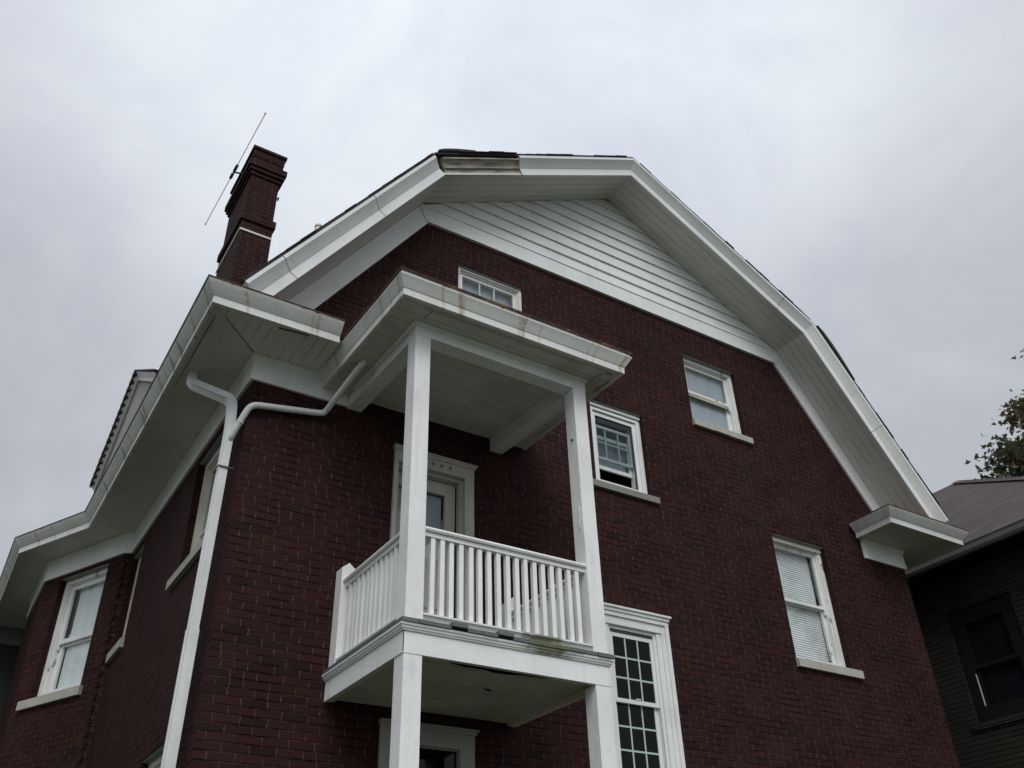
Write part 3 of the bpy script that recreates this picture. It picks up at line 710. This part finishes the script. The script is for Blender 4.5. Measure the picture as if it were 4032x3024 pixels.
# --- two storey balcony porch
XL, XR, YF = .962, 2.778, -1.405
bal = B().box(XL, XR, YF, YF+.045, 2.078, 2.235).box(XL, XL+.045, YF+.046, -.002, 2.079, 2.235).box(XR-.045, XR, YF+.046, -.002, 2.079, 2.235)
balcony = bal.build('balcony', 'post', house)
MO = [(.0, .0), (.012, .0), (.015, .012), (.022, .014), (.026, .030), (.034, .034), (.036, .050), (0, .050)]
B().sweep([(XR, 0), (XR, YF), (XL, YF), (XL, 0)], MO, HZ(2.2355)).build('moulding', 'mossy', balcony)
B().box(XL-.001, XL+.005, YF-.0015, YF+.002, 2.085, 2.233).build('corner_gap', 'black', balcony)
dk = B(); x = XL-.034; k = 0
while x < XR+.03:
    wd = min(.132, XR+.036-x); lift = {3: .020, 6: .022}.get(k, random.uniform(0, .003)); out = {3: .020, 6: .016}.get(k, random.uniform(-.004, .006))
    dk.hexa([(x+.002, YF-.044-out, 2.287+lift), (x+wd-.002, YF-.044-out, 2.287+lift), (x+wd-.002, -.002, 2.287), (x+.002, -.002, 2.287)],
            [(x+.002, YF-.040-out, 2.318+lift), (x+wd-.002, YF-.040-out, 2.318+lift*.9), (x+wd-.002, -.002, 2.317), (x+.002, -.002, 2.317)]); x += wd; k += 1
dk.build('deck', 'deck', balcony)
# ceiling under the deck, sagging off the front beam
cl_ = B(); n = 40; X0, X1 = XL+.046, XR-.046; prev = None
for i in range(n+1):
    t = i/n; x = X0+(X1-X0)*t; s = max(0, math.sin(math.pi*min(1, max(0, (t-.05)/.85))))**.8
    gap = s*(.118+.012*math.sin(i*.7)+.012*random.random()); drop = s*.007
    row = [(x, YF+.046+gap, 2.108-drop), (x, YF+.40, 2.107-drop*.3), (x, -.004, 2.105)]
    if prev:
        k = [prev[0], row[0], row[1], prev[1], prev[2], row[2]]
        cl_.add(k, [(0, 1, 2, 3), (3, 2, 5, 4)])
    prev = row
cl_.build('ceiling', 'ceiling', balcony)
B().add([(1.93, -.86, 2.100), (2.00, -.80, 2.100), (2.06, -.79, 2.100), (2.02, -.83, 2.100)], [(0, 1, 2, 3)]).build('ceiling_hole', 'black', balcony)
for xa in (X0, X1-.04): B().box(xa, xa+.04, YF+.05, -.005, 2.084, 2.1045).build('cove', 'cream', balcony)
# posts
PW = .145
for x0 in (.970, 2.635):
    lean = .02 if x0 < 1 else 0.
    b = B().hexa([(x0, YF+.006, 2.3195), (x0+PW, YF+.006, 2.3195), (x0+PW, YF+.006+PW, 2.3195), (x0, YF+.006+PW, 2.3195)],
                 [(x0, YF+.014, 4.874), (x0+PW, YF+.014, 4.874), (x0+PW, YF+.014+PW, 4.874), (x0, YF+.014+PW, 4.874)])
    b.build('post', 'post', balcony)
for x0 in (.971, 2.633): B().box(x0, x0+PW, YF+.004, YF+.004+PW, GZ, 2.0775).build('post', 'post', balcony)
# newels against the wall, with a peaked top
for x0 in (.975, 2.650):
    b = B(); c = [(x0, -.13), (x0+.125, -.13), (x0+.125, -.003), (x0, -.003)]
    zt = 3.185
    b.add([(a, y, 2.3185) for a, y in c]+[(a, y, zt) for a, y in c]+[(x0+.0625, -.13, zt+.05), (x0+.0625, -.003, zt+.05)],
          [(3, 2, 1, 0), (0, 1, 5, 8, 4), (2, 3, 7, 9, 6), (1, 2, 6, 5), (3, 0, 4, 7), (5, 6, 9, 8), (7, 4, 8, 9)])
    b.build('newel', 'post', balcony)
RT = [(-.045, -.002), (.045, -.002), (.052, .012), (.044, .028), (.0, .036), (-.044, .028), (-.052, .012)]
RT2 = [(-.026, -.040), (.026, -.040), (.026, -.003), (-.026, -.003)]
RB = [(-.036, -.018), (.036, -.018), (.038, .010), (.048, .030), (.060, .036), (.060, .050), (.030, .058), (-.030, .058), (-.060, .050), (-.060, .036), (-.048, .030), (-.038, .010)]
YR, XRL, XRR = -1.345, 1.040, 2.708
for p, q, mm in (((2.6345, YR), (1.1155, YR), 'mossy'), ((XRL, YF+.16), (XRL, -.1305), 'post'), ((XRR, YF+.16), (XRR, -.1305), 'post')):
    B().sweep([p, q], RT, HZ(3.052)).sweep([p, q], RT2, HZ(3.052)).build('handrail', 'post', balcony)
    B().sweep([p, q], RB, HZ(2.340)).build('bottom_rail', mm, balcony)
    bl0 = None
    L_ = (Vector(q)-Vector(p)).length; nb = round(L_/.0844)-1
    for i in range(nb):
        c = Vector(p)+(Vector(q)-Vector(p))*((i+1)/(nb+1))
        if bl0 is None: bl0 = B().box(-.0185, .0185, -.0185, .0185, 2.3955, 3.0125).build('baluster', 'post', balcony, loc=(c.x, c.y, 0)); o = bl0
        else:
            o = bl0.copy(); COL.objects.link(o); o.location = (c.x, c.y, 0)
        o.rotation_euler = (random.uniform(-.0013, .0013), random.uniform(-.0013, .0013), random.uniform(-.05, .05))
        o.location.z += 0
# cord tied to the right post, nails
B().tube([(2.634, -1.36, 3.62), (2.622, -1.365, 3.58), (2.628, -1.362, 3.52), (2.618, -1.366, 3.46), (2.626, -1.362, 3.41)], .0055, 6).build('cord', 'strap', balcony)
B().tube([(2.634, -1.33, 4.32), (2.615, -1.335, 4.315)], .010, 8).build('hook', 'metal_dark', balcony)

# --- porch roof
ZP = 5.0
PPATH = [(3.000, -.002), (3.040, -1.690), (.695, -1.690), (.655, -.002)]
pb = B(); q = [(.655, -.002), (3.0, -.002), (3.04, -1.69), (.695, -1.69)]
pb.add([(*a, ZP) for a in q], [(0, 1, 2, 3)]).add([(*a, ZP+.02) for a in q], [(3, 2, 1, 0)])
proof = pb.build('porch_roof', 'ceiling', house)
PC = [(-.03, -.010), (0, -.010), (.001, .056), (.008, .062), (.022, .088), (.040, .122), (.054, .146), (.061, .157), (.062, .166), (-.03, .166)]
B().sweep(PPATH, PC, HZ(ZP)).build('fascia', 'gutter', proof)
B().sweep(PPATH, [(.020, .1665), (.046, .1665), (.050, .196), (.020, .196)], HZ(ZP)).build('roof_edge', 'lip', proof)
B().sweep(PPATH, [(.0, .1965), (.062, .1965), (.068, .214), (-.30, .262), (-.30, .240)], HZ(ZP)).build('drip_edge', 'rusty', proof)
B().prism([(.9, -1.45), (2.8, -1.45), (2.78, -.003), (.88, -.003)], lambda a, b, c: (a, b, c), ZP+.225, ZP+.258).build('roof_deck', 'rusty', proof)
zb_ = 4.852
def skew(x0a, x0b, wd, y0, y1, z0, z1):           # beam running back to the wall, slightly out of square
    return B().hexa([(x0a, y0, z0), (x0a+wd, y0, z0), (x0b+wd, y1, z0), (x0b, y1, z0)], [(x0a, y0, z1), (x0a+wd, y0, z1), (x0b+wd, y1, z1), (x0b, y1, z1)])
fb = B().hexa([(.970, YF+.012, 4.876), (2.782, YF+.012, 4.862), (2.782, YF+.16, 4.862), (.970, YF+.16, 4.876)], [(.970, YF+.012, ZP-.002), (2.782, YF+.012, ZP-.002), (2.782, YF+.16, ZP-.002), (.970, YF+.16, ZP-.002)])
fb.build('beam', 'post', proof)
skew(.971, .934, .150, YF+.161, -.003, zb_+.010, ZP-.002).build('beam', 'white', proof)
skew(2.632, 2.552, .150, YF+.161, -.003, zb_, ZP-.002).build('beam', 'white', proof)
B().sweep([(2.783, -.2), (2.783, YF+.0115), (.969, YF+.0115), (.969-.03, -.2)], [(0, -.035), (.010, -.035), (.028, -.008), (.028, -.003), (0, -.003)], HZ(ZP)).build('moulding', 'white', proof)
jt = B()
joint(jt, (.93, -1.60), (2.62, -1.60), ZP-.0025, .002); joint(jt, (2.86, -1.58), (2.82, -1.40), ZP-.0025, .004); joint(jt, (2.88, -1.60), (2.96, -1.605), ZP-.0025, .008); joint(jt, (3.00, -1.5), (2.97, -1.28), ZP-.0025, .006); joint(jt, (1.0, -1.45), (1.02, -1.60), ZP-.0025, .003)
joint(jt, (2.92, -1.2), (2.87, -.4), ZP-.0025, .003)
jt.build('board_joint', 'metal_dark', proof)

# ------------------------------------------------------------------ antenna on the chimney
ant = thing('antenna', (.0, 2.45, 9.913), 'thin straight whip antenna tilted beside the brick chimney top', 'antenna')
A0, A1 = Vector((-.1, 1.129, 9.727)), Vector((-.1, 3.894, 10.044))
B().tube([A0, A1], .0050, 8).tube([A0, A0+(A1-A0)*.008], .010, 8).tube([A1, A1-(A1-A0)*.008], .010, 8).build('rod', 'rod', ant)
MD = A0+(A1-A0)*.49
B().tube([MD-(A1-A0).normalized()*.17, MD-(A1-A0).normalized()*.02], .021, 8).tube([MD+(A1-A0).normalized()*.03, MD+(A1-A0).normalized()*.15], .021, 8).build('clamp', 'metal_dark', ant)
B().tube([MD, (.075, 2.48, 9.93)], .013, 8).build('bracket', 'metal_dark', ant)

# ------------------------------------------------------------------ neighbour's house at the right
NX, NY0, NY1, NXB = 11.0, -2.2, 13.0, 20.0
nb = thing('brick_house', (15, 5, GZ), 'dark brown brick house with purple shingle hip roof in the gap at right', 'house')
N3 = lambda u, d, z: (NX+d, u, z)
WN = (-.36, .70, 3.17, 4.78)
hole_wall(B(), [(NY0, GZ), (NY1, GZ), (NY1, 5.42), (NY0, 5.42)], [WN], N3, .15).build('wall', 'brick_dark', nb)
B().add([(NX, NY0, GZ), (NXB, NY0, GZ), (NXB, NY0, 5.42), (NX, NY0, 5.42)], [(0, 1, 2, 3)]).build('wall', 'brick_dark', nb)
B().add([(NXB, NY0, GZ), (NXB, NY1, GZ), (NXB, NY1, 5.42), (NXB, NY0, 5.42)], [(0, 1, 2, 3)]).build('wall', 'brick_dark', nb)
B().add([(NX, NY1, GZ), (NXB, NY1, GZ), (NXB, NY1, 5.42), (NX, NY1, 5.42)], [(0, 1, 2, 3)]).build('wall', 'brick_dark', nb)
nf = ring(B(), N3, WN, .17, .05, .13).build('window', 'brown_trim', nb)
iN = inset(WN, .17)
ring(B(), N3, (iN[0], iN[1], iN[2], 3.95), .05, .085, .115).build('sash', 'brown_trim', nf)
ring(B(), N3, (iN[0], iN[1], 3.90, iN[3]), .05, .055, .085).build('sash', 'brown_trim', nf)
pane(N3, iN, .10, nf, 'glass_dim'); shade(N3, (iN[0]-.02, iN[1]+.02, iN[2], iN[3]), .149, nf, 'curtain_dark')
B().box(iN[1]-.011, iN[1]-.001, .040, .055, iN[2]+.05, 3.84, N3).build('bare_strip', 'peel', nf)
B().box(WN[0]-.08, WN[1]+.08, -.035, .05, 3.09, 3.169, N3).build('sill', 'brick_dark', nf)
E0, PT = 10.45, math.tan(rad(35)); ze = 5.44
ym0, ym1 = NY0-.55, NY1+.55; hx = (NXB+.55-E0)/2; rz = ze+hx*PT
rp = [(E0, ym0, ze), (E0, ym1, ze), (NXB+.55, ym1, ze), (NXB+.55, ym0, ze), (E0+hx, ym0+hx, rz), (E0+hx, ym1-hx, rz)]
B().add(rp, [(0, 1, 5, 4), (1, 2, 5), (2, 3, 4, 5), (3, 0, 4), (0, 3, 2, 1)],
        [[(ym0, 0), (ym1, 0), (ym1-hx, hx*1.22), (ym0+hx, hx*1.22)], None, None, None, None]).build('roof', 'roof_purple', nb)
B().box(E0+.08, NX, ym0+.1, ym1-.1, 5.30, 5.325).build('soffit', 'brown_trim', nb)
gt = [(-.02, -.13), (.045, -.13), (.07, -.09), (.072, -.02), (.085, -.005), (.085, .008), (-.02, .008)]
B().sweep([(E0+.06, ym1), (E0+.06, ym0)], [(-p, c) for p, c in gt], HZ(5.425)).build('gutter', 'grey_gutter', nb)
hr = B(); n = 40
for i in range(n):
    t0, t1 = i/n, (i+1)/n; p = Vector((E0+hx*t0, ym0+hx*t0, ze+hx*PT*t0)); q_ = Vector((E0+hx*t1, ym0+hx*t1, ze+hx*PT*t1))
    up_ = Vector((0, 0, .03)); sd_ = Vector((.09, -.09, -.02)); sd2 = Vector((-.09, .09, -.02))
    hr.add([p+sd_, q_+sd_, q_+up_*.8, p+up_*1.1, p+sd2, q_+sd2], [(0, 1, 2, 3), (3, 2, 5, 4)])
hr.build('hip_cap', 'roof_purple', nb)

# ------------------------------------------------------------------ maple behind the neighbour's roof
TX, TY = 22.5, 2.28
tree = thing('maple_tree', (TX, TY, GZ), 'green maple tree with turning leaves rising behind the purple shingle roof', 'tree')
T0 = Vector((TX, TY, GZ))
trunk = B().tube([T0, T0+Vector((.1, .1, 4)), T0+Vector((-.1, .2, 8)), T0+Vector((0, 0, 13)), T0+Vector((.1, .1, 16.1))], [.38, .32, .25, .15, .05], 10)
rt = random.Random(3); tips = []
for i in range(90):
    zz = rt.uniform(8.0, 15.7); az = rt.uniform(0, 2*math.pi); h = max(0, zz-12.0)/4.2
    ln = 2.5*(1-h*.62)*rt.uniform(.35, 1.05)
    s = T0+Vector((0, 0, zz-.5)); e = s+Vector((math.cos(az)*ln, math.sin(az)*ln, ln*.30+.3)); mdp = s.lerp(e, .5)+Vector((0, 0, .2))
    trunk.tube([s, mdp, e], [.05, .03, .010], 6); tips.append((mdp, e, ln))
# a low bough reaching out over the neighbour's roof
for e in ((20.95, 4.35, 11.75), (21.1, 3.9, 11.25), (21.3, 3.75, 12.1), (20.8, 4.3, 11.1)):
    e = Vector(e); s = T0+Vector((0, 0, 12.4)); trunk.tube([s, s.lerp(e, .5)+Vector((0, 0, -.1)), e], [.06, .04, .012], 6); tips.append((s.lerp(e, .55), e, 1.0))
trunk.build('trunk', 'bark', tree)
lv = B()
LF = [(0, 0), (.30, .10), (.55, -.02), (.48, .22), (.62, .48), (.34, .46), (.16, .62), (0, 1), (-.16, .62), (-.34, .46), (-.62, .48), (-.48, .22), (-.55, -.02), (-.30, .10)]
for (a, b_, ln) in tips:
    nC = max(3, int(ln*2.6))
    for c in range(nC):
        ctr = a.lerp(b_, c/(nC-1)*1.0)+Vector([rt.gauss(0, .18) for _ in range(3)]); r = rt.uniform(.24, .46)
        tone = rt.random()
        for k in range(int(84*r/.4)):
            p = ctr+Vector([rt.gauss(0, r*.6) for _ in range(3)])
            nrm = Vector((rt.gauss(0, .7), rt.gauss(0, .7), rt.uniform(.2, 1))).normalized(); tg = nrm.orthogonal().normalized()
            ang = rt.uniform(0, 6.28); ax = tg*math.cos(ang)+nrm.cross(tg)*math.sin(ang); ay = nrm.cross(ax); s_ = rt.uniform(.10, .18)
            tv = min(1, max(0, tone*.75+rt.gauss(.1, .14)))
            lv.add([p+ax*(x*s_)+ay*(y*s_)+nrm*(-.12*s_*abs(x)) for x, y in LF], [list(range(14))], [[(tv, .5)]*14])
lv.build('crown', 'leaf', tree)
